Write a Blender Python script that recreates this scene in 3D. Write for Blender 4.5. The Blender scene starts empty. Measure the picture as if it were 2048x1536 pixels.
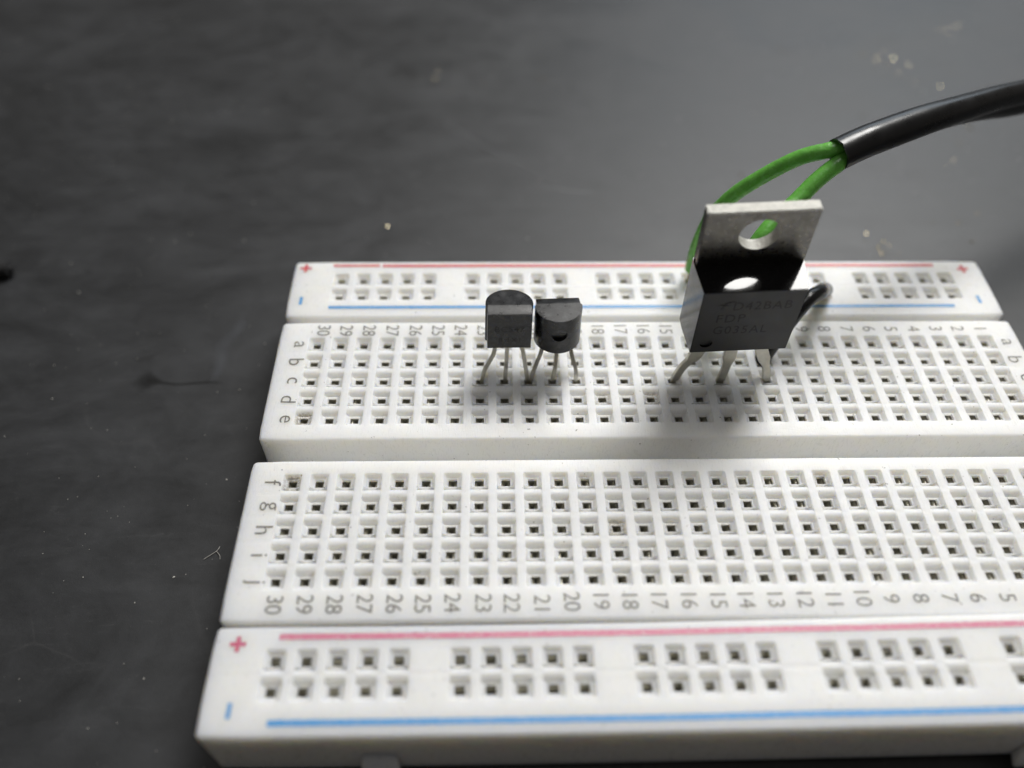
import bpy, bmesh, math, random
from mathutils import Vector, Matrix, Euler, noise
random.seed(7)
S = 0.1            # 1 Blender unit = 10 mm; every length below is in millimetres
TOP = 8.5          # top face of the breadboard above the table, mm
scn = bpy.context.scene
C = scn.collection
scn.unit_settings.scale_length = 0.01
def V(x, y, z): return Vector((x * S, y * S, (z + TOP) * S))      # mm, z measured from the top face

# ------------------------------------------------------------------ camera
cam = bpy.data.cameras.new('camera'); camo = bpy.data.objects.new('camera', cam); C.objects.link(camo)
camo.location = V(-17.6086, -48.149, 67.4748)
camo.rotation_euler = (0.69366, -0.01353, -0.01759)
cam.sensor_width = 36.0; cam.lens = 1678.1 / 2048 * 36
cam.clip_start = 0.05; cam.clip_end = 400
cam.dof.use_dof = True; cam.dof.focus_distance = 8.35; cam.dof.aperture_fstop = 0.122
scn.camera = camo

# ------------------------------------------------------------------ light
w = bpy.data.worlds.new('World'); scn.world = w; w.use_nodes = True
bg = w.node_tree.nodes['Background']; bg.inputs[0].default_value = (1.0, 0.93, 0.84, 1); bg.inputs[1].default_value = 0.10
def area(name, loc, target, sx, sy, power, col):
    l = bpy.data.lights.new(name, 'AREA'); l.shape = 'RECTANGLE'; l.size = sx * S; l.size_y = sy * S
    l.energy = power; l.color = col
    o = bpy.data.objects.new(name, l); C.objects.link(o); o.location = V(*loc)
    d = V(*target) - V(*loc); o.rotation_euler = d.to_track_quat('-Z', 'Y').to_euler(); return o
area('ceiling_panel_lamp', (142, 265, 390), (5, 5, 0), 180, 200, 24000, (1.0, 0.985, 0.955))
area('overhead_lamp', (10, 20, 420), (0, 5, 0), 130, 110, 1200, (0.97, 0.98, 1.0))
area('ceiling_glow', (150, 500, 1000), (50, 150, 0), 1500, 1300, 14000, (1.0, 0.975, 0.93))
area('window_glow', (420, 900, 420), (60, 60, 0), 620, 380, 12000, (0.74, 0.87, 1.0))
scn.view_settings.view_transform = 'Standard'; scn.view_settings.look = 'None'
scn.view_settings.exposure = 0.0; scn.view_settings.gamma = 1.0
scn.cycles.max_bounces = 10; scn.cycles.diffuse_bounces = 6
scn.cycles.use_denoising = True

# ------------------------------------------------------------------ materials
class N:
    def __init__(s, name):
        s.m = bpy.data.materials.new(name); s.m.use_nodes = True; s.t = s.m.node_tree
        s.p = s.t.nodes['Principled BSDF']; s.x = None
    def n(s, typ, **kw):
        n = s.t.nodes.new(typ)
        for k, v in kw.items(): setattr(n, k, v)
        return n
    def l(s, a, b): s.t.links.new(a, b)
    def co(s):
        if s.x is None: s.x = s.n('ShaderNodeTexCoord').outputs['Object']
        return s.x
    def mapped(s, scale, rot=(0, 0, 0)):
        m = s.n('ShaderNodeMapping'); m.inputs['Scale'].default_value = scale; m.inputs['Rotation'].default_value = rot
        s.l(s.co(), m.inputs['Vector']); return m.outputs[0]
    def noise(s, scale, detail=4, rough=.5, vec=None, dist=0.0):
        n = s.n('ShaderNodeTexNoise'); n.inputs['Scale'].default_value = scale; n.inputs['Detail'].default_value = detail
        n.inputs['Roughness'].default_value = rough; n.inputs['Distortion'].default_value = dist
        s.l(vec if vec is not None else s.co(), n.inputs['Vector']); return n.outputs['Fac']
    def ramp(s, fac, stops):
        r = s.n('ShaderNodeValToRGB'); e = r.color_ramp.elements
        while len(e) < len(stops): e.new(.5)
        for i, (p, c) in enumerate(stops):
            e[i].position = p; e[i].color = (c, c, c, 1) if isinstance(c, (int, float)) else (*c, 1)
        s.l(fac, r.inputs[0]); return r.outputs[0]
    def mix(s, fac, a, b):
        m = s.n('ShaderNodeMix', data_type='RGBA')
        for sock, v in ((m.inputs[0], fac), (m.inputs[6], a), (m.inputs[7], b)):
            if isinstance(v, bpy.types.NodeSocket): s.l(v, sock)
            elif isinstance(v, (int, float)): sock.default_value = v
            else: sock.default_value = (*v, 1)
        return m.outputs[2]
    def math(s, op, a, b=0.0):
        m = s.n('ShaderNodeMath', operation=op)
        for sock, v in ((m.inputs[0], a), (m.inputs[1], b)):
            if isinstance(v, bpy.types.NodeSocket): s.l(v, sock)
            else: sock.default_value = v
        return m.outputs[0]
    def bump(s, h, strength, dist=0.01, normal=None):
        b = s.n('ShaderNodeBump'); b.inputs['Strength'].default_value = strength; b.inputs['Distance'].default_value = dist
        s.l(h, b.inputs['Height'])
        if normal is not None: s.l(normal, b.inputs['Normal'])
        return b.outputs[0]
    def set(s, **kw):
        for k, v in kw.items():
            i = s.p.inputs[k.replace('_', ' ')]
            if isinstance(v, bpy.types.NodeSocket): s.l(v, i)
            elif isinstance(v, tuple) and len(v) == 3 and i.type == 'RGBA': i.default_value = (*v, 1)
            else: i.default_value = v
        return s.m

def white_plastic():
    a = N('white_abs_plastic')
    n1 = a.noise(1.2, 3); n2 = a.noise(30, 3); sp = a.noise(22, 2, .6)
    base = a.mix(a.ramp(n1, [(.3, 0.), (.7, 1.)]), (.835, .835, .82), (.875, .875, .865))
    at = a.n('ShaderNodeAttribute', attribute_name='stain'); st = a.noise(38, 4, .7)
    dirty = a.math('MULTIPLY', at.outputs['Fac'], a.ramp(st, [(.40, 0.), (.56, 1.)]))
    base = a.mix(dirty, base, (.17, .13, .07))
    # grime specks
    speck = a.ramp(sp, [(.255, 1.), (.275, 0.)])
    base = a.mix(a.math('MULTIPLY', speck, .7), base, (.12, .10, .07))
    scf = a.ramp(a.noise(5, 7, .75, a.mapped((1, 3, 1), (0, 0, .8)), 1.0), [(.60, 0.), (.75, .22)])
    base = a.mix(scf, base, (.50, .49, .45))
    streak = a.noise(12, 5, .65, a.mapped((1, 16, 1), (0, 0, .35)))
    glossy = a.ramp(a.noise(13, 6, .7, a.mapped((5, .8, 1), (0, 0, .06))), [(.53, 0.), (.60, 1.)])
    gl2 = a.ramp(a.noise(16, 5, .7, a.mapped((.7, 9, 1), (0, 0, -.03))), [(.60, 0.), (.66, 1.)])
    g = a.math('MAXIMUM', glossy, gl2)
    rough = a.math('SUBTRACT', a.ramp(a.noise(6, 4, .6), [(.35, .34), (.7, .50)]), a.math('MULTIPLY', g, .24))
    rib = a.noise(10, 4, .6, a.mapped((14, 1.2, 4)))
    h = a.math('ADD', a.math('MULTIPLY', streak, .35), a.math('MULTIPLY', rib, .5))
    h = a.math('ADD', h, a.math('MULTIPLY', n2, .15))
    a.set(Base_Color=base, Roughness=rough, IOR=1.5, Normal=a.bump(h, .50, .012))
    a.set(Subsurface_Weight=1.0, Subsurface_Radius=(1.0, .90, .70), Subsurface_Scale=0.24)
    return a.m
def print_mat(name, col, wear=.5):
    a = N(name)
    n = a.noise(26, 4, .7)
    s = a.noise(16, 4, .7, a.mapped((9, 1.6, 1), (0, 0, .7)))
    f = a.ramp(a.math('ADD', a.math('MULTIPLY', n, .4), a.math('MULTIPLY', s, .6)), [(.5, 0.), (.68, wear)])
    a.set(Base_Color=a.mix(f, col, (.80, .79, .77)), Roughness=.42, Normal=a.bump(s, .2, .006))
    return a.m
def black_plastic(name, col, r0, r1, bump=.15, scale=20):
    a = N(name)
    n = a.noise(scale * .25, 5, .6); f = a.noise(scale * 2.5, 3)
    a.set(Base_Color=a.mix(a.ramp(n, [(.35, 0.), (.7, 1.)]), col, tuple(c * 1.7 for c in col)),
          Roughness=a.ramp(n, [(.3, r0), (.7, r1)]), Normal=a.bump(f, bump, .004))
    return a.m
def metal(name, col, r0, r1, bump=.2, scale=18, stretch=(1, 1, 1), metallic=1.0, lo=.72):
    a = N(name); v = a.mapped(stretch)
    n = a.noise(scale * .3, 5, .65); f = a.noise(scale, 4, .6, v)
    a.set(Base_Color=a.mix(a.ramp(n, [(.3, 0.), (.7, 1.)]), tuple(c * lo for c in col), col), Metallic=metallic,
          Roughness=a.ramp(f, [(.3, r0), (.7, r1)]), Normal=a.bump(f, bump, .006))
    return a.m
def scuffed_case():
    a = black_plastic('black_epoxy_case', (.004, .004, .0045), .20, .40, .25, 30)
    t = a.node_tree; p = t.nodes['Principled BSDF']; old = p.inputs['Base Color'].links[0].from_socket
    co = t.nodes.new('ShaderNodeTexCoord'); n1 = t.nodes.new('ShaderNodeTexNoise'); n1.inputs['Scale'].default_value = 7; n1.inputs['Detail'].default_value = 6; n1.inputs['Roughness'].default_value = .7
    t.links.new(co.outputs['Object'], n1.inputs['Vector'])
    r = t.nodes.new('ShaderNodeValToRGB'); r.color_ramp.elements[0].position = .50; r.color_ramp.elements[1].position = .78; r.color_ramp.elements[1].color = (.5, .5, .5, 1)
    t.links.new(n1.outputs['Fac'], r.inputs[0])
    m = t.nodes.new('ShaderNodeMix'); m.data_type = 'RGBA'; t.links.new(r.outputs[0], m.inputs[0]); t.links.new(old, m.inputs[6]); m.inputs[7].default_value = (.09, .09, .095, 1)
    t.links.new(m.outputs[2], p.inputs['Base Color']); return a
def wire_mat(name, col, r0, r1):
    a = N(name); n = a.noise(14, 3); f = a.noise(5, 3)
    a.set(Base_Color=a.mix(a.ramp(f, [(.3, 0.), (.7, 1.)]), col, tuple(c * .8 for c in col)), Roughness=a.ramp(n, [(.3, r0), (.7, r1)]),
          Normal=a.bump(n, .30, .03), Subsurface_Weight=.15, Subsurface_Radius=(.3, 1.0, .3), Subsurface_Scale=.04)
    return a.m
def table_mat():
    a = N('dark_bench_laminate')
    blot = a.noise(.55, 7, .68, a.mapped((.75, 1.25, 1), (0, 0, .4)), 1.1)      # wiped smears, 1-3 cm
    mid = a.noise(1.5, 6, .7, a.mapped((.8, 1.3, 1), (0, 0, -.5)), .8)
    fine = a.noise(34, 4, .7); grain = a.noise(110, 3, .6)
    f = a.math('ADD', a.math('MULTIPLY', blot, .6), a.math('MULTIPLY', mid, .4))
    col = a.mix(a.ramp(f, [(.36, 0.), (.50, .45), (.64, 1.)]), (.0150, .0160, .0175), (.042, .044, .048))
    scuff = a.noise(3.4, 7, .78, a.mapped((.45, 2.6, 1), (0, 0, -.6)), 1.5)
    col = a.mix(a.ramp(scuff, [(.60, 0.), (.74, .32)]), col, (.115, .117, .12))
    spot = a.ramp(a.noise(1.1, 5, .6, None, .5), [(.27, .75), (.36, 0.)])
    col = a.mix(spot, col, (.009, .009, .0095))
    col = a.mix(a.ramp(fine, [(.66, 0.), (.71, .5)]), col, (.12, .12, .115))
    col = a.mix(a.ramp(grain, [(.40, .35), (.62, 0.)]), col, (.012, .012, .013))
    v = a.n('ShaderNodeTexVoronoi', feature='DISTANCE_TO_EDGE'); v.inputs['Scale'].default_value = .42
    wob = a.n('ShaderNodeVectorMath', operation='ADD'); nn = a.n('ShaderNodeTexNoise'); nn.inputs['Scale'].default_value = .5
    a.l(a.co(), nn.inputs['Vector']); a.l(a.co(), wob.inputs[0]); a.l(nn.outputs['Color'], wob.inputs[1]); a.l(wob.outputs[0], v.inputs['Vector'])
    scr = a.math('MULTIPLY', a.ramp(v.outputs['Distance'], [(.0, 1.), (.005, 0.)]), a.ramp(a.noise(.8, 2), [(.5, 0.), (.62, 1.)]))
    col = a.mix(a.math('MULTIPLY', scr, .2), col, (.08, .08, .08))
    rough = a.ramp(a.math('ADD', a.math('MULTIPLY', f, .7), a.math('MULTIPLY', scuff, .3)), [(.34, .36), (.66, .60)])
    rough = a.math('ADD', rough, a.math('MULTIPLY', spot, -.08))
    h = a.math('ADD', a.math('MULTIPLY', grain, .5), a.math('MULTIPLY', fine, .4))
    a.set(Base_Color=col, Roughness=rough, IOR=1.5, Normal=a.bump(h, .30, .01))
    return a.m
M_WHITE = white_plastic()
M_RED = print_mat('red_line_ink', (.64, .12, .13), .55)
M_PINK = print_mat('faded_red_line_ink', (.66, .19, .30), .8)
M_BLUE = print_mat('blue_line_ink', (.085, .33, .68), .55)
M_REDS = print_mat('red_sign_ink', (.60, .07, .08), .25)
M_PINKS = print_mat('pink_sign_ink', (.60, .10, .20), .35)
M_GREY = print_mat('grey_legend_ink', (.15, .143, .13), .45)
M_CLIP = metal('nickel_contact', (.62, .60, .50), .25, .45, metallic=.55)
M_SOCKET = metal('socket_lining', (.40, .385, .32), .35, .6, metallic=.4)
M_TAB = metal('brushed_tab_metal', (.20, .19, .172), .22, .40, .14, 26, (1, 1, 1), lo=.6)
M_TABEDGE = metal('sheared_tab_edge', (.56, .55, .50), .34, .62, 1.0, 40, metallic=.12, lo=.6)
M_LEAD = metal('tinned_lead', (.60, .58, .51), .30, .50, .4, 22)
M_EPOXY = black_plastic('glossy_black_epoxy', (.0065, .0065, .007), .05, .12, .04)
M_EPOXYS = black_plastic('satin_black_epoxy', (.010, .010, .0105), .14, .24, .12, 16); M_EPOXYS.node_tree.nodes['Principled BSDF'].inputs['IOR'].default_value = 1.36
M_EPOXYM = black_plastic('matt_black_epoxy', (.0075, .0075, .008), .42, .55, .22, 34)
M_TO92 = scuffed_case()
a = N('laser_marking'); nz = a.noise(30, 3, .7)
a.set(Base_Color=a.mix(a.ramp(nz, [(.40, 0.), (.60, 1.)]), (.0012, .0012, .0014), (.0065, .0065, .007)), Roughness=a.ramp(nz, [(.4, .85), (.6, .5)])); M_ETCH = a.m
M_ETCH2 = black_plastic('faint_laser_marking', (.003, .003, .003), .55, .7, .1)
M_GREEN = wire_mat('green_wire_insulation', (.16, .50, .08), .20, .34)
M_JACKET = black_plastic('black_cable_jacket', (.004, .004, .0045), .24, .36, .12, 16)
M_COPPER = metal('tinned_wire_core', (.42, .38, .28), .35, .5)
M_PAD = black_plastic('black_adhesive_pad', (.012, .012, .013), .7, .9)
M_TABLE = table_mat()

# ------------------------------------------------------------------ helpers
def link(name, me, mats, parent=None, label=None, cat=None, kind=None, group=None):
    o = bpy.data.objects.new(name, me); C.objects.link(o)
    for m in (mats if isinstance(mats, (list, tuple)) else [mats]):
        if m is not None and m.name not in me.materials: me.materials.append(m)
    if parent is not None: o.parent = parent
    if label: o['label'] = label
    if cat: o['category'] = cat
    if kind: o['kind'] = kind
    if group: o['group'] = group
    return o
def empty(name, loc, label, cat, rot=(0, 0, 0), group=None):
    o = bpy.data.objects.new(name, None); C.objects.link(o); o.location = V(*loc); o.rotation_euler = rot
    o.empty_display_size = .2; o['label'] = label; o['category'] = cat
    if group: o['group'] = group
    return o
def from_bm(bm, name='m', smooth=None):
    me = bpy.data.meshes.new(name); bm.to_mesh(me); bm.free()
    if smooth is not None:
        for p in me.polygons: p.use_smooth = True
        me.set_sharp_from_angle(angle=math.radians(smooth))
    return me
def scaled(me):                                   # mm -> units
    me.transform(Matrix.Scale(S, 4)); return me
def catmull(pts, n=10):
    P = [Vector(p) for p in pts]; P = [2 * P[0] - P[1]] + P + [2 * P[-1] - P[-2]]; out = []
    for i in range(1, len(P) - 2):
        a, b, c, d = P[i - 1:i + 3]
        for k in range(n):
            t = k / n
            out.append(.5 * ((2 * b) + (c - a) * t + (2 * a - 5 * b + 4 * c - d) * t * t + (3 * b - a - 3 * c + d) * t ** 3))
    out.append(P[-2]); return out
def sweep(path, section, up=Vector((0, 0, 1)), caps=True, smooth=40):
    """path: list of Vector mm; section(i, t) -> list of (u, v) mm; frames by parallel transport."""
    bm = bmesh.new(); rings = []; n = len(path); N_ = None
    for i, p in enumerate(path):
        T = (path[min(i + 1, n - 1)] - path[max(i - 1, 0)]).normalized()
        if N_ is None: N_ = up - T * up.dot(T)
        else: N_ = N_ - T * N_.dot(T)
        N_.normalize(); B = T.cross(N_)
        rings.append([bm.verts.new(p + B * u + N_ * v) for u, v in section(i, i / (n - 1))])
    k = len(rings[0])
    for a, b in zip(rings, rings[1:]):
        for j in range(k): bm.faces.new((a[j], a[(j + 1) % k], b[(j + 1) % k], b[j]))
    if caps:
        bm.faces.new(rings[0][::-1]); bm.faces.new(rings[-1])
    bmesh.ops.recalc_face_normals(bm, faces=bm.faces)
    return from_bm(bm, 'sweep', smooth)
def circ(r, k=20, sq=1.0): return [(r * math.cos(2 * math.pi * j / k), r * sq * math.sin(2 * math.pi * j / k)) for j in range(k)]
def world_mesh(me):                              # mm coordinates relative to the top face -> world units
    me.transform(Matrix.Translation((0, 0, TOP * S)) @ Matrix.Scale(S, 4)); return me
def boolean(o, cutter_me):
    c = bpy.data.objects.new('cut', cutter_me); C.objects.link(c); c.parent = o
    m = o.modifiers.new('b', 'BOOLEAN'); m.object = c; m.operation = 'DIFFERENCE'; m.solver = 'EXACT'
    bpy.context.view_layer.update()
    dg = bpy.context.evaluated_depsgraph_get(); me = bpy.data.meshes.new_from_object(o.evaluated_get(dg))
    o.modifiers.remove(m); old = o.data; o.data = me; C.objects.unlink(c); bpy.data.objects.remove(c)
    for p in me.polygons: p.use_smooth = True
    me.set_sharp_from_angle(angle=math.radians(32))
    return o
def cyl(r, h, mat, k=32):
    bm = bmesh.new(); bmesh.ops.create_cone(bm, cap_ends=True, segments=k, radius1=r, radius2=r, depth=h); bm.transform(mat); return from_bm(bm)
_txt = {}
def text_mesh(s, size, spacing=1.0, shear=0.0, sx=1.0, bold=0.0):
    key = (s, size, spacing, shear, sx, bold)
    if key in _txt: return _txt[key]
    cu = bpy.data.curves.new('t', 'FONT'); cu.body = s; cu.size = size; cu.align_x = 'CENTER'; cu.align_y = 'CENTER'
    cu.space_character = spacing; cu.shear = shear; cu.extrude = 0; cu.offset = bold; cu.resolution_u = 3
    o = bpy.data.objects.new('t', cu); C.objects.link(o)
    bpy.context.view_layer.update()
    me = bpy.data.meshes.new_from_object(o.evaluated_get(bpy.context.evaluated_depsgraph_get()))
    bpy.data.objects.remove(o)
    xs = [v.co.x for v in me.vertices]; ys = [v.co.y for v in me.vertices]
    me.transform(Matrix.Diagonal((sx, 1, 1, 1)) @ Matrix.Translation((-(min(xs) + max(xs)) / 2, -(min(ys) + max(ys)) / 2, 0)))
    _txt[key] = me; return me

# ------------------------------------------------------------------ table (the surface everything stands on)
bm = bmesh.new()
bmesh.ops.create_cube(bm, size=1)
bm.transform(Matrix.Translation((0, 300, -25)) @ Matrix.Diagonal((1800, 1300, 50, 1)))
me = from_bm(bm); me.transform(Matrix.Scale(S, 4))
link('table', me, M_TABLE, kind='structure')

tbl = bpy.data.objects['table']
def film(name, x, y, L, W, ang, col, alpha, wob=.3, seed=0, prof=None, rough=.6):
    """a thin smear or scratch lying on the table; it fades out at its own edges"""
    a = N(name + '_film'); at = a.n('ShaderNodeAttribute', attribute_name='fade'); nz = a.noise(2.5, 4, .7)
    al = a.math('MULTIPLY', at.outputs['Fac'], a.ramp(nz, [(.3, .4), (.6, 1.)])); a.set(Base_Color=col, Roughness=rough, Alpha=a.math('MULTIPLY', al, alpha))
    nu, nv = 40, 8; vs, fs, fd = [], [], []; ca, sa = math.cos(ang), math.sin(ang)
    for i in range(nu + 1):
        t = i / nu; wd = W * (prof(t) if prof else math.sin(math.pi * t) ** .5); off_ = wob * W * 3 * noise.noise(Vector((t * 3, seed, 0)))
        for j in range(nv + 1):
            q = j / nv * 2 - 1; u, v = (t - .5) * L, q * wd / 2 + off_
            vs.append((x + ca * u - sa * v, y + sa * u + ca * v, -TOP + .02 + .004 * seed)); fd.append((1 - abs(q) ** 1.5) * min(1, 6 * t, 6 * (1 - t)))
    for i in range(nu):
        for j in range(nv): b = i * (nv + 1) + j; fs.append((b, b + 1, b + nv + 2, b + nv + 1))
    me = bpy.data.meshes.new(name); me.from_pydata(vs, [], fs); me.attributes.new('fade', 'FLOAT', 'POINT').data.foreach_set('value', fd)
    return link(name, world_mesh(me), a.m, tbl)
film('oil_smudge', -54.5, 15.4, 11, 3.2, -.03, (.009, .009, .009), .6, .05, 1, lambda t: .9 * math.exp(-((t - .14) / .11) ** 2) + .16, .35)
film('pale_smear', -50.0, 21.0, 12, 2.2, 1.45, (.13, .14, .16), .22, .2, 2)
film('scratch', -6.2, 51.6, 10.5, .5, -.17, (.30, .31, .32), .38, .2, 3)
film('scratch', -18, 62, 26, .9, -.75, (.18, .19, .20), .20, .3, 4)
film('pale_smear', 40, 95, 40, 7, .3, (.14, .15, .17), .12, .5, 5)

# ------------------------------------------------------------------ breadboard
board = empty('breadboard', (0, 0, -TOP), 'white plastic solderless breadboard with numbered hole columns lying on the dark table', 'breadboard')
boardinv = Matrix.Translation((0, 0, 0))
UL = [.42, .465, .55, .63, .69, .76, .84, .865, .90, .95, 1.05, 1.27]      # cell coordinate steps from the hole edge to the cell edge
CELL = [-u for u in UL[::-1]] + UL
R0 = .28
EDGE = [0, .02, .06, .12, .20, R0]
def pit(r):                                       # funnel round each hole: steep side, gently dished floor, small lip
    if r <= .42: return -.47
    if r <= .465: return -.455
    if r <= .63: return -.48 + ((r - .465) / .165) ** 2 * .08
    if r >= .90: return 0.0
    if r >= .84: return -.09 + .09 * math.sin((r - .84) / .06 * math.pi / 2)
    return -.40 + (r - .63) / (.84 - .63) * .31
def rowrib(v):
    v = abs(v)
    return -.05 - .26 * max(0, (1.27 - v) / .45) ** 2.6
def make_block(name, x0, x1, y0, y1, cols, rowsy, zfun, parent, corner=.7, bottom=-7.9, stains=(), ribdrop=0.0):
    """cols: hole-column x; rowsy: list of (y, north_is_rib, south_is_rib)."""
    def axis(a, b, centres):
        c = [a + e for e in EDGE]
        seq = []
        for x in centres: seq += [(x + u, x) for u in CELL]
        out = [(v, None) for v in c] + seq + [(b - e, None) for e in EDGE[::-1]]
        out.sort(key=lambda q: q[0]); res = []
        for q in out:
            if res and abs(res[-1][0] - q[0]) < 1e-4: continue
            res.append(q)
        return [q[0] for q in res]
    xs = axis(x0, x1, cols); ys = axis(y0, y1, [r[0] for r in rowsy])
    # add margin subdivisions for stiffness of shading
    def near(v, cs):
        best = min(cs, key=lambda c: abs(c - v)); return best, v - best
    ry = [r[0] for r in rowsy]; rinfo = {r[0]: r for r in rowsy}
    NX, NY = len(xs), len(ys)
    colfor = [near(x, cols) for x in xs]; rowfor = [near(y, ry) for y in ys]
    verts = []; stain = []
    jit = {}
    for j, y in enumerate(ys):
        cy, v = rowfor[j]
        for i, x in enumerate(xs):
            cx, u = colfor[i]
            z = 0.0
            if abs(u) <= 1.2701 and abs(v) <= 1.2701:
                r = max(abs(u), abs(v))
                # rounded-square radius
                if abs(u) > .5 and abs(v) > .5 and r < 1.0:
                    k = ((abs(u) ** 9 + abs(v) ** 9) ** (1 / 9)); r = min(max(r, k * .985), 1.2)
                inside = abs(u) < .90
                ribside = (v > 0 and rinfo[cy][1]) or (v < 0 and rinfo[cy][2])
                z = pit(r)
                if inside and ribside: z = min(z, rowrib(v) + ribdrop) if abs(v) > .5 else z
                if inside and ribside and abs(v) > .86: z = rowrib(v) + ribdrop
                if abs(u) > .86 and ribside: z = -.012 - .02 * (abs(v) > 1.0)
            # rounded outer rim and corners
            dx = min(x - x0, x1 - x); dy = min(y - y0, y1 - y)
            X, Y = x, y; d = min(dx, dy)
            if dx < corner and dy < corner:
                sx = 1 if x - x0 > x1 - x else -1; sy = 1 if y - y0 > y1 - y else -1
                uu, vv = (corner - dx) / corner, (corner - dy) / corner; rr = max(uu, vv)
                if rr > 0:
                    th = math.pi / 4 * (vv / uu) if uu > vv else math.pi / 2 - math.pi / 4 * (uu / vv)
                    X = (x1 - corner if sx > 0 else x0 + corner) + sx * corner * rr * math.cos(th)
                    Y = (y1 - corner if sy > 0 else y0 + corner) + sy * corner * rr * math.sin(th)
                    d = corner * (1 - rr)
            if d < R0: z += -R0 + math.sqrt(max(0, R0 * R0 - (R0 - d) ** 2))
            s = 0.0
            for (sx_, sy_, sr, sa) in stains:
                q = math.hypot(X - sx_, Y - sy_) / sr
                if q < 1: s = max(s, sa * (1 - q ** 3))
            stain.append(s)
            if s > .5: X += .05 * noise.noise(Vector((X * 9, Y * 9, 0))); Y += .05 * noise.noise(Vector((X * 9, Y * 9, 5)))
            X += .012 * noise.noise(Vector((x * 1.1, y * 1.1, 3))); 
            verts.append((X, Y, z + zfun(X) + (.010 * noise.noise(Vector((x * .8, y * .8, 0)))), ))
    faces = []; slots = {}
    xc = [(xs[i] + xs[i + 1]) / 2 for i in range(NX - 1)]; yc = [(ys[j] + ys[j + 1]) / 2 for j in range(NY - 1)]
    inx = [any(abs(x - c) < .42 for c in (near(x, cols)[0],)) for x in xc]; iny = [any(abs(y - c) < .42 for c in (near(y, ry)[0],)) for y in yc]
    for j in range(NY - 1):
        for i in range(NX - 1):
            if inx[i] and iny[j]: continue
            faces.append((j * NX + i, j * NX + i + 1, (j + 1) * NX + i + 1, (j + 1) * NX + i))
    # hole walls
    xi = {round(x, 4): i for i, x in enumerate(xs)}; yi = {round(y, 4): j for j, y in enumerate(ys)}
    def find(d, v):
        return min(d, key=lambda k: abs(k - v))
    for cx in cols:
        for cy in ry:
            i0, i1 = xi[find(xi, cx - .42)], xi[find(xi, cx + .42)]; j0, j1 = yi[find(yi, cy - .42)], yi[find(yi, cy + .42)]
            top = [j0 * NX + i0, j0 * NX + i1, j1 * NX + i1, j1 * NX + i0]; prev = top
            for dep, slot in ((.35, 0), (3.0, 1)):
                low = []
                for t in top:
                    q = verts[t]; low.append(len(verts)); verts.append((q[0], q[1], q[2] - dep)); stain.append(stain[t] * .6)
                for a in range(4):
                    b = (a + 1) % 4; faces.append((prev[b], prev[a], low[a], low[b])); slots[len(faces) - 1] = slot
                prev = low
            faces.append(tuple(prev)); slots[len(faces) - 1] = 1
    # skirt
    loop = [i for i in range(NX)] + [j * NX + NX - 1 for j in range(1, NY)] + [(NY - 1) * NX + i for i in range(NX - 2, -1, -1)] + [j * NX for j in range(NY - 2, 0, -1)]
    base = len(verts)
    for t in loop:
        q = verts[t]; verts.append((q[0], q[1], bottom + zfun(q[0]))); stain.append(0)
    n = len(loop)
    for a in range(n):
        b = (a + 1) % n; faces.append((loop[b], loop[a], base + a, base + b))
    faces.append(tuple(range(base + n - 1, base - 1, -1)))
    me = bpy.data.meshes.new(name); me.from_pydata(verts, [], faces)
    at = me.attributes.new('stain', 'FLOAT', 'POINT'); at.data.foreach_set('value', stain)
    for p in me.polygons: p.use_smooth = True
    me.set_sharp_from_angle(angle=math.radians(38))
    world_mesh(me)
    o = link(name, me, [M_WHITE, M_SOCKET], parent)
    for k, v in slots.items(): me.polygons[k].material_index = v
    return o
P = 2.54
colx = {c: (15.5 - c) * P for c in range(1, 31)}
rowy = {k: v - .18 for k, v in dict(a=13.97, b=11.43, c=8.89, d=6.35, e=3.81, f=-3.81, g=-6.35, h=-8.89, i=-11.43, j=-13.97).items()}
BX0, BX1 = -40.95, 40.55
flat = lambda x: 0.0
def nearlift(x): t = x / 41; return .0211 * x + .67 * t * t
cols30 = sorted(colx.values())
def rws(names): 
    ys = sorted(rowy[n] for n in names)
    return [(y, k < len(ys) - 1, k > 0) for k, y in enumerate(ys)]
def sc(c, r, rad=1.0, a=1.0): return (colx[c], rowy[r], rad, a)
st_far = [sc(30, 'e', 1.05, .95), sc(30, 'd', .7, .4), sc(18, 'd', .95, .7), sc(16, 'd', 1.0, .75), sc(27, 'e', .9, .3), sc(14, 'd', .8, .35), sc(29, 'a', .6, .3), sc(1, 'd', .9, .5), sc(3, 'e', .7, .4), sc(13, 'd', .9, .4)]
st_near = [sc(30, 'f', 1.0, .95), sc(19, 'f', .9, .45), sc(18, 'h', 1.0, .95), sc(16, 'h', .8, .85), sc(14, 'h', .7, .7), sc(18, 'j', .7, .9), sc(10, 'f', .9, .6), sc(9, 'j', .8, .6), sc(26, 'f', .7, .3), sc(17, 'j', .6, .7), sc(10, 'g', .8, .5)]
half_far = make_block('terminal_block', BX0, BX1, .84, 17.0, cols30, rws('abcde'), flat, board, stains=st_far)
half_near = make_block('terminal_block', BX0, BX1, -18.1, -1.56, cols30, rws('fghij'), flat, board, stains=st_near)
railx = [-35.56 + P * k for k in range(29) if k % 6 != 5]
FRX, NRX = .24, -.17
far_rail = make_block('power_rail', BX0, BX1, 17.75, 26.95, [x + FRX for x in railx], [(21.36, True, False), (24.00, False, True)], flat, board, ribdrop=.045)
near_rail = make_block('power_rail', BX0 - .05, BX1, -27.42, -18.28, [x + NRX for x in railx], [(-23.70, True, False), (-21.20, False, True)], nearlift, board, ribdrop=.045)
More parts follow.
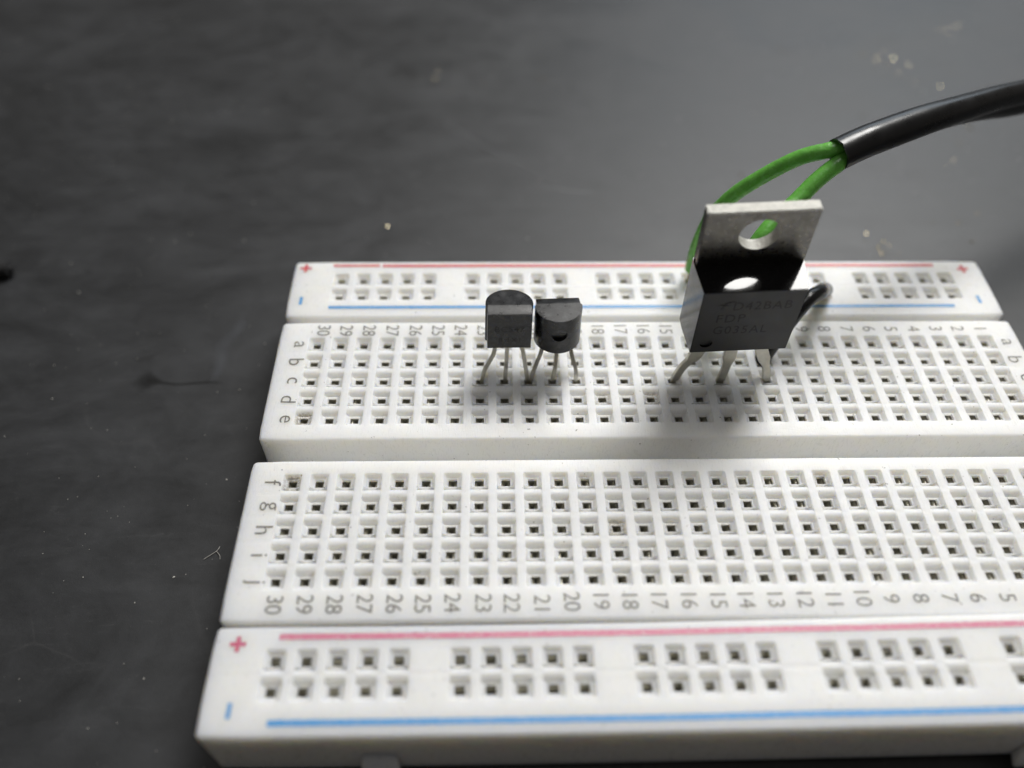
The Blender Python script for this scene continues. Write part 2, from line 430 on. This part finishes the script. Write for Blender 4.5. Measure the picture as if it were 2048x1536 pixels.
# web that joins the two halves under the centre groove, with its ends set back
def box(x0, x1, y0, y1, z0, z1, bev=0.0):
    bm = bmesh.new(); bmesh.ops.create_cube(bm, size=1)
    bm.transform(Matrix.Translation(((x0 + x1) / 2, (y0 + y1) / 2, (z0 + z1) / 2)) @ Matrix.Diagonal((x1 - x0, y1 - y0, z1 - z0, 1)))
    if bev: bmesh.ops.bevel(bm, geom=bm.edges[:], offset=bev, segments=2, affect='EDGES', clamp_overlap=True)
    return bm
link('groove_floor', world_mesh(from_bm(box(-39.6, 39.2, -1.70, 1.0, -7.8, -4.6))), M_WHITE, board)
for y0, y1 in ((-17.0, -2.2), (1.5, 16.2)):
    link('adhesive_pad', world_mesh(from_bm(box(-39.5, 39.2, y0, y1, -8.49, -7.2))), M_PAD, board)
link('adhesive_pad', world_mesh(from_bm(box(-39.5, 39.2, 18.8, 25.9, -8.49, -7.2))), M_PAD, board)
link('adhesive_pad', world_mesh(from_bm(box(-39.5, 39.2, -26.3, -19.3, -8.49, -7.9))), M_PAD, board)
# dovetail tabs on the near long side
def tab_mesh(xc):
    bm = bmesh.new(); y = -27.42; zl = nearlift(xc)
    prof = [(0, -3.9), (.55, -4.9), (1.25, -6.9), (1.25, -7.9), (0, -7.9)]
    L = [bm.verts.new((xc - 1.35 - .35 * (d / 1.25), y - d + .15, z + zl)) for d, z in prof]
    Rr = [bm.verts.new((xc + 1.35 + .35 * (d / 1.25), y - d + .15, z + zl)) for d, z in prof]
    bm.faces.new(L); bm.faces.new(Rr[::-1])
    for a in range(5):
        b = (a + 1) % 5; bm.faces.new((L[b], L[a], Rr[a], Rr[b]))
    bmesh.ops.recalc_face_normals(bm, faces=bm.faces)
    bmesh.ops.bevel(bm, geom=bm.edges[:], offset=.12, segments=2, affect='EDGES')
    return world_mesh(from_bm(bm, 'tab', 40))
for xc in (-27.1, 27.6): link('dovetail_tab', tab_mesh(xc), M_WHITE, near_rail)

# printed legends (thin ink films on the faces)
LINE_Z = .022
def ink_bar(name, mat, parent, x0, x1, y, wdt, zf=flat, seed=0):
    bm = bmesh.new(); n = max(2, int((x1 - x0) / .35)); rows_ = []
    for k in range(n + 1):
        x = x0 + (x1 - x0) * k / n
        e = .035 * noise.noise(Vector((x * 1.7, seed, 0))); f = .035 * noise.noise(Vector((x * 1.7, seed, 9)))
        wob = .05 * noise.noise(Vector((x * .08, seed, 4)))
        rows_.append([bm.verts.new((x, y - wdt / 2 + e + wob, LINE_Z + zf(x))), bm.verts.new((x, y + wdt / 2 + f + wob, LINE_Z + zf(x)))])
    for a, b in zip(rows_, rows_[1:]): bm.faces.new((a[0], b[0], b[1], a[1]))
    return link(name, world_mesh(from_bm(bm)), mat, parent)
def flat_shape(name, mat, parent, polys, zf=flat):
    bm = bmesh.new()
    for pl in polys: bm.faces.new([bm.verts.new((x, y, LINE_Z + zf(x))) for x, y in pl])
    return link(name, world_mesh(from_bm(bm)), mat, parent)
def plus(parent, mat, x, y, zf=flat, a=.66, t=.17, rot=0.0):
    pl = [(-t, -a), (t, -a), (t, -t), (a, -t), (a, t), (t, t), (t, a), (-t, a), (-t, t), (-a, t), (-a, -t), (-t, -t)]
    c, s = math.cos(rot), math.sin(rot)
    return flat_shape('plus_sign', mat, parent, [[(x + c * u - s * v, y + s * u + c * v) for u, v in pl]], zf)
def minus(parent, mat, x, y, zf=flat):
    return flat_shape('minus_sign', mat, parent, [[(x - .17, y - .62), (x + .17, y - .62), (x + .17, y + .62), (x - .17, y + .62)]], zf)
ink_bar('red_line', M_RED, far_rail, -36.4, -30.95, 26.20, .40, seed=1)
ink_bar('red_line', M_RED, far_rail, -30.65, 35.0, 26.15, .48, seed=2)
ink_bar('blue_line', M_BLUE, far_rail, -36.2, 35.2, 19.28, .42, seed=3)
plus(far_rail, M_REDS, -39.6, 25.75); minus(far_rail, M_BLUE, -39.45, 20.35)
plus(far_rail, M_REDS, 38.35, 25.45, rot=.05); minus(far_rail, M_BLUE, 38.4, 20.3)
ink_bar('red_line', M_PINK, near_rail, -35.6, 36, -19.25, .50, nearlift, 4)
ink_bar('blue_line', M_BLUE, near_rail, -35.5, 36, -26.28, .50, nearlift, 5)
plus(near_rail, M_PINKS, -38.95, -19.85, nearlift); minus(near_rail, M_BLUE, -38.65, -25.3, nearlift)
def legend(name, s, x, y, parent, size=2.05, sx=.98, jit=.06):
    me = text_mesh(s, size, .94, 0, sx, -.012)
    o = link(name, me, M_GREY, parent)
    o.location = V(x + random.uniform(-jit, jit), y + random.uniform(-jit, jit) * .6, LINE_Z + .004)
    o.rotation_euler = (0, 0, -math.pi / 2 + random.uniform(-.02, .02)); o.scale = (S, S, S); return o
for c in range(1, 31):
    k = (c - 1) / 29
    legend('column_number', str(c), colx[c] + .55 * k - .02, 15.68, half_far, sx=.86)
    legend('column_number', str(c), colx[c] + .45 * (1 - abs(k - .6) * .6), -16.5, half_near, sx=.94)
for r in 'abcde':
    legend('row_letter', r, -38.65, rowy[r] - .15, half_far, 2.3, 1.0, .03); legend('row_letter', r, 38.95, rowy[r] - .20, half_far, 2.3, 1.0, .03)
for r in 'fghij':
    legend('row_letter', r, -38.6, rowy[r] - .15, half_near, 2.3, 1.0, .03); legend('row_letter', r, 38.9, rowy[r] - .15, half_near, 2.3, 1.0, .03)

# spring contacts seen down the holes
def clip_mesh(n, along_y, seed=0):
    rnd = random.Random(seed); bm = bmesh.new()
    def quadstrip(pts, w0, w1, off):
        prev = None
        for (u, z) in pts:
            if along_y: a, b = bm.verts.new((u, off + w0, z)), bm.verts.new((u, off + w1, z))
            else: a, b = bm.verts.new((off + w0, u, z)), bm.verts.new((off + w1, u, z))
            if prev: bm.faces.new((prev[0], a, b, prev[1]))
            prev = (a, b)
    L = (n - 1) * P / 2
    for sgn in (-1, 1):
        quadstrip([(sgn * .70, -2.35), (sgn * .70, -6.4)], -L - .9, L + .9, 0)
        for k in range(n):
            off = -L + k * P; j = rnd.uniform(-.07, .07)
            quadstrip([(sgn * .46, -1.20), (sgn * .39, -1.00), (sgn * .30 + j * .5, -.97), (sgn * .20 + j, -1.10), (sgn * .12 + j, -1.45), (sgn * .09 + j, -2.1), (sgn * .14 + j, -2.8)], -.78, .78, off)
    quadstrip([(-.70, -6.4), (.70, -6.4)], -L - .9, L + .9, 0)
    bmesh.ops.recalc_face_normals(bm, faces=bm.faces)
    return scaled(from_bm(bm, 'clip', 60))
cms = [clip_mesh(5, True, s) for s in range(5)]
for c in range(1, 31):
    for blk, cy in ((half_far, rowy['c']), (half_near, rowy['h'])):
        o = link('contact_clip', random.choice(cms), M_CLIP, blk); o.location = V(colx[c], cy, 0)
cmr = clip_mesh(5, False, 9)
for blk, ox, ys_, zf in ((far_rail, FRX, (21.36, 24.00), flat), (near_rail, NRX, (-23.70, -21.20), nearlift)):
    for y in ys_:
        for g in range(5):
            x = -35.56 + P * (6 * g + 2) + ox
            o = link('contact_clip', cmr, M_CLIP, blk); o.location = V(x, y, zf(x)); o.rotation_euler = (0, -.0211 if zf is nearlift else 0, 0)

# ------------------------------------------------------------------ power transistor with metal tab
def lead(name, path, wfun, th, parent, mat=M_LEAD):
    """path in world mm; flat strip: width along x-ish, thickness th."""
    pth = catmull(path, 6)
    def sec(i, t):
        w_ = wfun(t) / 2; h = th / 2; b = .06
        return [(-w_ + b, -h), (w_ - b, -h), (w_, -h + b), (w_, h - b), (w_ - b, h), (-w_ + b, h), (-w_, h - b), (-w_, -h + b)]
    me = sweep([Vector(p) for p in pth], sec, up=Vector((0, 1, 0)), smooth=35)
    world_mesh(me); me.transform(parent.matrix_basis.inverted())
    return link(name, me, mat, parent)
mt = empty('power_transistor', (6.767, 12.36, 5.519), 'large black three-legged power transistor with a drilled metal tab', 'transistor', (.0823, -.0403, .0186))
bpy.context.view_layer.update()
TH, DP, HT, HB, IN = 1.286, 4.52, 15.79, 9.14, .23
# metal tab
bm = box(-5.05, 5.05, -TH, 0, 3.0, HT, 0)
vs = [e for e in bm.edges if abs(e.verts[0].co.z - e.verts[1].co.z) < .01 and e.verts[0].co.z > 10]
bmesh.ops.bevel(bm, geom=bm.edges[:], offset=.09, segments=2, affect='EDGES')
tabo = link('metal_tab', scaled(from_bm(bm, 'tab', 35)), [M_TAB, M_TABEDGE], mt)
boolean(tabo, scaled(cyl(1.86, 6, Matrix.Translation((0.08, -.6, HT - 2.82)) @ Matrix.Rotation(math.pi / 2, 4, 'X'), 48)))
for p in tabo.data.polygons:
    n = p.normal
    c = p.center / S
    inhole = math.hypot(c.x - .08, c.z - (HT - 2.82)) < 1.95 and abs(n.y) < .5
    p.material_index = 1 if (n.z > .6 and c.z > HT - .4) or inhole else 0
# moulded body: back part flush with the tab, drafted towards the front face
bm = bmesh.new()
def ring(y, hx, z0, z1): return [bm.verts.new(v) for v in ((-hx, y, z0), (hx, y, z0), (hx, y, z1), (-hx, y, z1))]
rs = [ring(-.02, 5.16, -.05, 3.6), ring(-TH, 5.16, 0.0, HB), ring(-DP, 5.05 - IN, 0.0, 8.98)]
rs[0][2].co.z = rs[0][3].co.z = HB - .02
bm.faces.new(rs[0]); bm.faces.new(rs[-1][::-1])
for a, b in zip(rs, rs[1:]):
    for k in range(4): bm.faces.new((a[k], b[k], b[(k + 1) % 4], a[(k + 1) % 4]))
bmesh.ops.recalc_face_normals(bm, faces=bm.faces)
bmesh.ops.bevel(bm, geom=[e for e in bm.edges], offset=.055, segments=2, affect='EDGES')
body = link('moulded_body', scaled(from_bm(bm, 'body', 30)), [M_EPOXY, M_EPOXYM, M_EPOXYS], mt)
boolean(body, scaled(cyl(.62, .5, Matrix.Translation((-3.40, -DP, 1.42)) @ Matrix.Rotation(math.pi / 2, 4, 'X'), 36)))
for p in body.data.polygons:
    p.material_index = 1 if p.normal.y < -.8 and p.center.y / S < -DP + .35 else (2 if abs(p.normal.x) > .7 else 0)
def decal(s, x, z, size, parent, y, mat=M_ETCH, sp=1.0, shear=0.0, sx=1.0, name='marking', bold=0.0):
    o = link(name, text_mesh(s, size, sp, shear, sx, bold), mat, parent)
    o.location = (x * S, y * S, z * S); o.rotation_euler = (math.pi / 2, 0, 0); o.scale = (S, S, S); return o
YF = -DP - .012
decal('D42BAB', 1.06, 6.98, 1.66, mt, YF, sp=1.16, sx=.86)
decal('FDP', -1.65, 5.22, 1.66, mt, YF, sp=1.14, sx=.92)
decal('G035AL', -.44, 3.46, 1.66, mt, YF, sp=1.16, sx=.84)
bm = bmesh.new()                                     # maker's emblem: slanted bar with two strokes
for pl in ([(-.45, -.62), (-.13, -.62), (.20, .30), (.45, .52), (1.15, .60), (1.20, .78), (.25, .74), (-.1, .45)],
           [(-1.05, .02), (-.35, .12), (-.22, -.06), (.72, -.02), (.62, .17), (-.15, .14), (-.35, .32), (-1.0, .14)]):
    bm.faces.new([bm.verts.new((x, 0, z)) for x, z in pl])
em = link('emblem', scaled(from_bm(bm)), M_ETCH, mt); em.scale = (.80, .80, .80); em.location = (-2.55 * S, YF * S - .0003, 7.1 * S)
def wl(t): return 1.32 if t < .40 else (1.32 - (t - .40) / .08 * .50 if t < .48 else .82)
lead('lead', [(4.29, 9.9, 6.0), (3.85, 9.62, 4.4), (3.34, 9.41, 3.01), (2.69, 9.26, 2.02), (2.14, 9.12, 1.14), (1.70, 8.95, -.1), (1.45, 8.85, -1.2), (1.30, 8.85, -3)], lambda t: wl(t * 1.15), .5, mt)
lead('lead', [(6.83, 9.95, 6.0), (6.85, 9.7, 4.4), (6.87, 9.44, 3.19), (6.80, 9.19, 1.59), (6.65, 9.01, 0.43), (6.45, 8.85, -.88), (6.38, 8.85, -3)], lambda t: wl(t * .98), .5, mt)
lead('lead', [(9.30, 10.0, 6.1), (9.65, 9.7, 4.5), (10.10, 9.46, 3.31), (10.66, 9.26, 2.04), (11.10, 9.08, 0.89), (11.32, 8.93, -0.3), (11.40, 8.85, -1.4), (11.43, 8.85, -3)], lambda t: wl(t * 1.02), .5, mt)

# ------------------------------------------------------------------ the two small transistors
def small_transistor(loc, rot, leads_, label, mark, sgn):
    t = empty('small_transistor', loc, label, 'transistor', rot, 'small black transistors in row c of the breadboard')
    bpy.context.view_layer.update()
    H, R, a, w_, f, c, cz = 4.6, 2.32, 2.40, 2.21, 1.47, .43, .40
    prof = [(a * math.cos(th), R * math.sin(th)) for th in [math.pi * k / 28 for k in range(29)]]
    prof += [(-a, -.12), (-w_, -.30), (-w_, -f), (w_, -f), (w_, -.30), (a, -.12)]
    bm = bmesh.new(); lo = [bm.verts.new((x, y, 0)) for x, y in prof]; hi = [bm.verts.new((x * .99, y * .99, H)) for x, y in prof]
    bm.faces.new(lo[::-1]); bm.faces.new(hi); n = len(prof)
    for k in range(n): bm.faces.new((lo[k], lo[(k + 1) % n], hi[(k + 1) % n], hi[k]))
    nrm = Vector((0, -cz, (f - c))).normalized(); nrm = Vector((0, -(cz), (f - c))); 
    nrm = Vector((0, -cz / (f - c), 1)).normalized()
    bmesh.ops.bisect_plane(bm, geom=bm.verts[:] + bm.edges[:] + bm.faces[:], plane_co=(0, -c, H), plane_no=nrm, clear_outer=True)
    be = [e for e in bm.edges if e.is_boundary]
    bmesh.ops.contextual_create(bm, geom=be)
    bmesh.ops.recalc_face_normals(bm, faces=bm.faces)
    sharp = [e for e in bm.edges if len(e.link_faces) == 2 and e.calc_face_angle(0) > .5]
    bmesh.ops.bevel(bm, geom=sharp, offset=.045, segments=2, affect='EDGES')
    o = link('case', scaled(from_bm(bm, 'case', 30)), M_TO92, t)
    if sgn < 0:                                     # ejector dimple on the round side
        boolean(o, scaled(cyl(.80, .7, Matrix.Translation((.03, R + .05, 2.62)) @ Matrix.Rotation(math.pi / 2 - .12, 4, 'X'), 36)))
    if mark:
        decal('BC547', .02, 2.40, .98, t, -f - .010, mat=M_ETCH2, sp=1.15, name='marking')
        decal('B 1X1', .02, 1.05, .84, t, -f - .010, mat=M_ETCH2, sp=1.15, name='marking')
    for pth in leads_: lead('lead', pth, lambda t_: .52 if t_ < .22 else .42, .42, t)
    return t
small_transistor((-16.11, 10.61, 4.03), (-.150, .024, .036),
    [[(-17.36, 10.62, 4.5), (-17.42, 10.55, 3.7), (-17.60, 10.02, 2.54), (-18.08, 9.62, 1.65), (-18.58, 9.20, .75), (-18.80, 8.95, -.2), (-18.90, 8.89, -3)],
     [(-16.12, 10.62, 4.5), (-16.2, 10.4, 3.4), (-16.28, 9.75, 1.70), (-16.38, 9.1, 0.2), (-16.45, 8.89, -3)],
     [(-14.86, 10.62, 4.5), (-14.80, 10.5, 3.6), (-14.51, 10.02, 2.42), (-14.28, 9.45, 1.03), (-14.10, 9.0, -.3), (-14.06, 8.89, -3)]],
    'small black transistor with its flat lettered face toward the front', True, 1)
small_transistor((-11.074, 11.202, 3.66), (-.003, .005, math.pi + .036),
    [[(-12.36, 11.2, 4.2), (-12.42, 10.95, 3.3), (-12.72, 10.30, 2.13), (-13.1, 9.8, 1.25), (-13.43, 9.32, .50), (-13.63, 8.95, -.5), (-13.72, 8.89, -3)],
     [(-11.0, 11.2, 4.2), (-11.03, 10.6, 2.6), (-11.17, 9.5, .80), (-11.38, 8.95, -.7), (-11.42, 8.89, -3)],
     [(-9.76, 11.2, 4.2), (-9.66, 10.8, 3.0), (-9.36, 10.05, 1.74), (-8.98, 9.4, .65), (-8.93, 8.95, -.6), (-8.9, 8.89, -3)]],
    'small black transistor turned round with its rounded dimpled side toward the front', False, -1)

# ------------------------------------------------------------------ cable: black jacket, two green wires
cable = empty('twin_core_cable', (16.6, 22.0, 18.5), 'black jacketed cable with two green wires hanging in over the table', 'cable')
bpy.context.view_layer.update(); cinv = cable.matrix_basis.inverted()
def wire_part(name, pts, r, mat, parent=cable, inv=cinv, n=12, wob=0.0, k=22):
    pth = catmull(pts, n)
    me = sweep(pth, lambda i, t: circ(r * (1 + wob * noise.noise(Vector((i * .7, r, 3)))), k), caps=True, smooth=50)
    world_mesh(me); me.transform(inv); return link(name, me, mat, parent)
JP = [(16.62, 22.0, 18.45), (18.9, 23.2, 18.75), (21.44, 24.5, 18.91), (27.80, 28.00, 18.72), (35.66, 33.00, 17.16), (43.61, 38.00, 15.10), (54.69, 45.00, 12.4), (80, 58, 9.0), (130, 80, 4.0), (200, 130, -4.0), (260, 190, -6.4)]
jp = catmull(JP, 12)
def jacket_sec(i, t):
    """round sleeve at the cut end that flattens into two lobes further along"""
    x = jp[i].x; f = min(1, max(0, (x - 22) / 22)); f = f * f * (3 - 2 * f)
    ang = math.radians(38) * (1 - f) + math.radians(78) * f
    out = []
    for j in range(36):
        th = 2 * math.pi * j / 36
        cth, sth = math.cos(th), math.sin(th)
        ell = 1.0 + .16 * f
        r0 = 1.62
        lobe = abs(cth)
        rr = r0 * (1 - f) + f * 1.98 * (.60 + .42 * lobe ** .9)
        u, v = rr * cth * ell, rr * sth * (1 - .08 * f)
        out.append((u * math.cos(ang) - v * math.sin(ang), u * math.sin(ang) + v * math.cos(ang)))
    return out
me = sweep(jp, jacket_sec, caps=False, smooth=60)
bmj = bmesh.new(); bmj.from_mesh(me)
# hollow end: inner wall and rim, slightly ragged
bmj.verts.ensure_lookup_table(); rim = [bmj.verts[j] for j in range(36)]; axis = (jp[1] - jp[0]).normalized(); cen = jp[0].copy()
inner = []; deep = []
for j in range(36):
    v = rim[j]; rad = v.co - cen; rad -= axis * rad.dot(axis)
    v.co += axis * (.16 * noise.noise(Vector((j * .9, 1, 1))) - .18 * math.cos(2 * math.pi * j / 36))
    inner.append(bmj.verts.new(v.co - rad.normalized() * .20)); deep.append(bmj.verts.new(v.co - rad.normalized() * .26 + axis * 5.0))
for j in range(36):
    k = (j + 1) % 36
    bmj.faces.new((rim[j], inner[j], inner[k], rim[k])); bmj.faces.new((inner[j], deep[j], deep[k], inner[k]))
bmj.faces.new(deep)
bmesh.ops.recalc_face_normals(bmj, faces=bmj.faces)
me = from_bm(bmj, 'jacket', 60); world_mesh(me); me.transform(cinv); link('black_jacket', me, M_JACKET, cable)
wire_part('green_wire', [(21.2, 24.8, 19.25), (18.65, 23.5, 19.12), (16.3, 22.65, 18.65), (13.40, 23.00, 17.40), (10.47, 23.30, 15.05), (7.78, 23.60, 12.15), (6.15, 24.00, 8.61), (5.55, 24.14, 4.86), (5.46, 24.14, 2.3), (5.46, 24.14, 1.2)], .80, M_GREEN, wob=.04)
wire_part('green_wire', [(21.6, 24.2, 18.55), (19.15, 22.9, 18.35), (17.0, 21.6, 17.85), (14.79, 20.5, 16.51), (12.62, 19.0, 14.90), (10.54, 17.3, 14.0), (9.0, 15.9, 12.9), (7.6, 14.8, 10.5), (6.7, 14.2, 7.0), (6.4, 13.97, 3.4), (6.35, 13.97, 1.6)], .84, M_GREEN, wob=.04)
wire_part('bare_wire_end', [(5.46, 24.14, 1.6), (5.46, 24.14, 0), (5.44, 24.14, -3)], .28, M_COPPER, k=10)
wire_part('bare_wire_end', [(6.35, 13.97, 2.0), (6.35, 13.97, 0), (6.35, 13.97, -3)], .28, M_COPPER, k=10)
# black jumper that loops behind the power transistor down to the far rail
jump = empty('jumper_wire', (11.43, 11.43, 0), 'short black jumper wire looping behind the power transistor to the far rail', 'jumper wire')
bpy.context.view_layer.update(); jinv = jump.matrix_basis.inverted()
wire_part('insulation', [(11.4, 11.43, -.5), (11.7, 11.6, .6), (12.45, 12.2, 1.9), (13.45, 13.0, 3.4), (14.6, 14.0, 4.75), (15.9, 15.1, 5.4), (17.5, 16.6, 4.75), (19.0, 18.9, 2.9), (20.4, 20.9, 1.0), (20.68, 21.5, .2)], .82, M_JACKET, jump, jinv)
wire_part('bare_wire_end', [(11.44, 11.43, 0), (11.43, 11.43, -3)], .28, M_COPPER, jump, jinv, k=10)
wire_part('bare_wire_end', [(20.68, 21.5, 1), (20.68, 21.5, -3)], .28, M_COPPER, jump, jinv, k=10)

# ------------------------------------------------------------------ cut wire end at the left edge of the view
off = empty('wire_offcut', (-84, 33.7, -TOP), 'stub of cut black wire lying on the bare table left of the breadboard', 'wire')
bpy.context.view_layer.update(); oinv = off.matrix_basis.inverted()
wire_part('insulation', [(-80.3, 33.9, -7.45), (-83, 33.7, -7.45), (-88, 33.9, -7.45), (-96, 36, -7.45), (-104, 40.5, -7.45)], .95, M_PAD, off, oinv, wob=.0)
wire_part('bare_wire_end', [(-80.6, 33.9, -7.45), (-79.75, 33.95, -7.5)], .5, M_PAD, off, oinv, k=10)

# ------------------------------------------------------------------ dust, crumbs and one fibre on the table
def specks(name, items, mat, label):
    bm = bmesh.new()
    for (x, y, r) in items:
        m = Matrix.Translation((x, y, -TOP + r * .5)) @ Matrix.Rotation(random.uniform(0, 3), 4, 'Z') @ Matrix.Diagonal((random.uniform(.6, 1.5), random.uniform(.6, 1.2), random.uniform(.5, .9), 1))
        bmesh.ops.create_icosphere(bm, subdivisions=1, radius=r, matrix=m)
    o = link(name, world_mesh(from_bm(bm)), mat, label=label, cat='debris', kind='stuff'); return o
a = N('pale_dust'); a.set(Base_Color=(.42, .41, .38), Roughness=.8); M_DUST = a.m
a = N('solder_crumb'); a.set(Base_Color=(.75, .66, .45), Roughness=.18, Metallic=1.0); M_CRUMB = a.m
it = []
for _ in range(1600):
    x, y = random.uniform(-110, 85), random.uniform(-40, 110)
    if -41.5 < x < 41 and -28.5 < y < 27.5: continue
    it.append((x, y, random.choice((.03, .035, .04, .05, .06, .07, .11))))
specks('dust', it, M_DUST, 'pale dust specks scattered over the dark table')
it = []
for (cx, cy, n, s) in ((50, 87, 9, 4.5), (55, 83, 6, 4), (32, 89, 4, 4), (66, 100, 3, 5), (43, 71, 2, 1), (59, 68, 3, 1.5), (36, 38.5, 9, 2.0), (48, 45, 5, 6), (52, 60, 4, 7), (20, 60, 3, 8), (-9, 82, 2, .8), (-32, 44, 1, .5), (-26, 86, 3, 5)):
    for _ in range(n * 2): it.append((random.gauss(cx, s * .6), random.gauss(cy, s * .6), random.choice((.05, .07, .09, .12, .16, .2))))
specks('solder_crumbs', it, M_CRUMB, 'shiny solder crumbs on the table behind the breadboard')
fib = empty('fibre', (-45.4, -6.9, -TOP), 'tiny branched pale fibre on the table beside the board edge', 'fibre')
bpy.context.view_layer.update(); finv = fib.matrix_basis.inverted()
M_FIB = M_DUST
for pts in ([(-46.6, -7.6, -8.4), (-45.5, -6.7, -8.38), (-45.3, -6.2, -8.4)], [(-45.5, -6.75, -8.38), (-45.1, -7.2, -8.4), (-45.0, -7.6, -8.42)]):
    wire_part('strand', pts, .035, M_DUST, fib, finv, n=4, k=6)
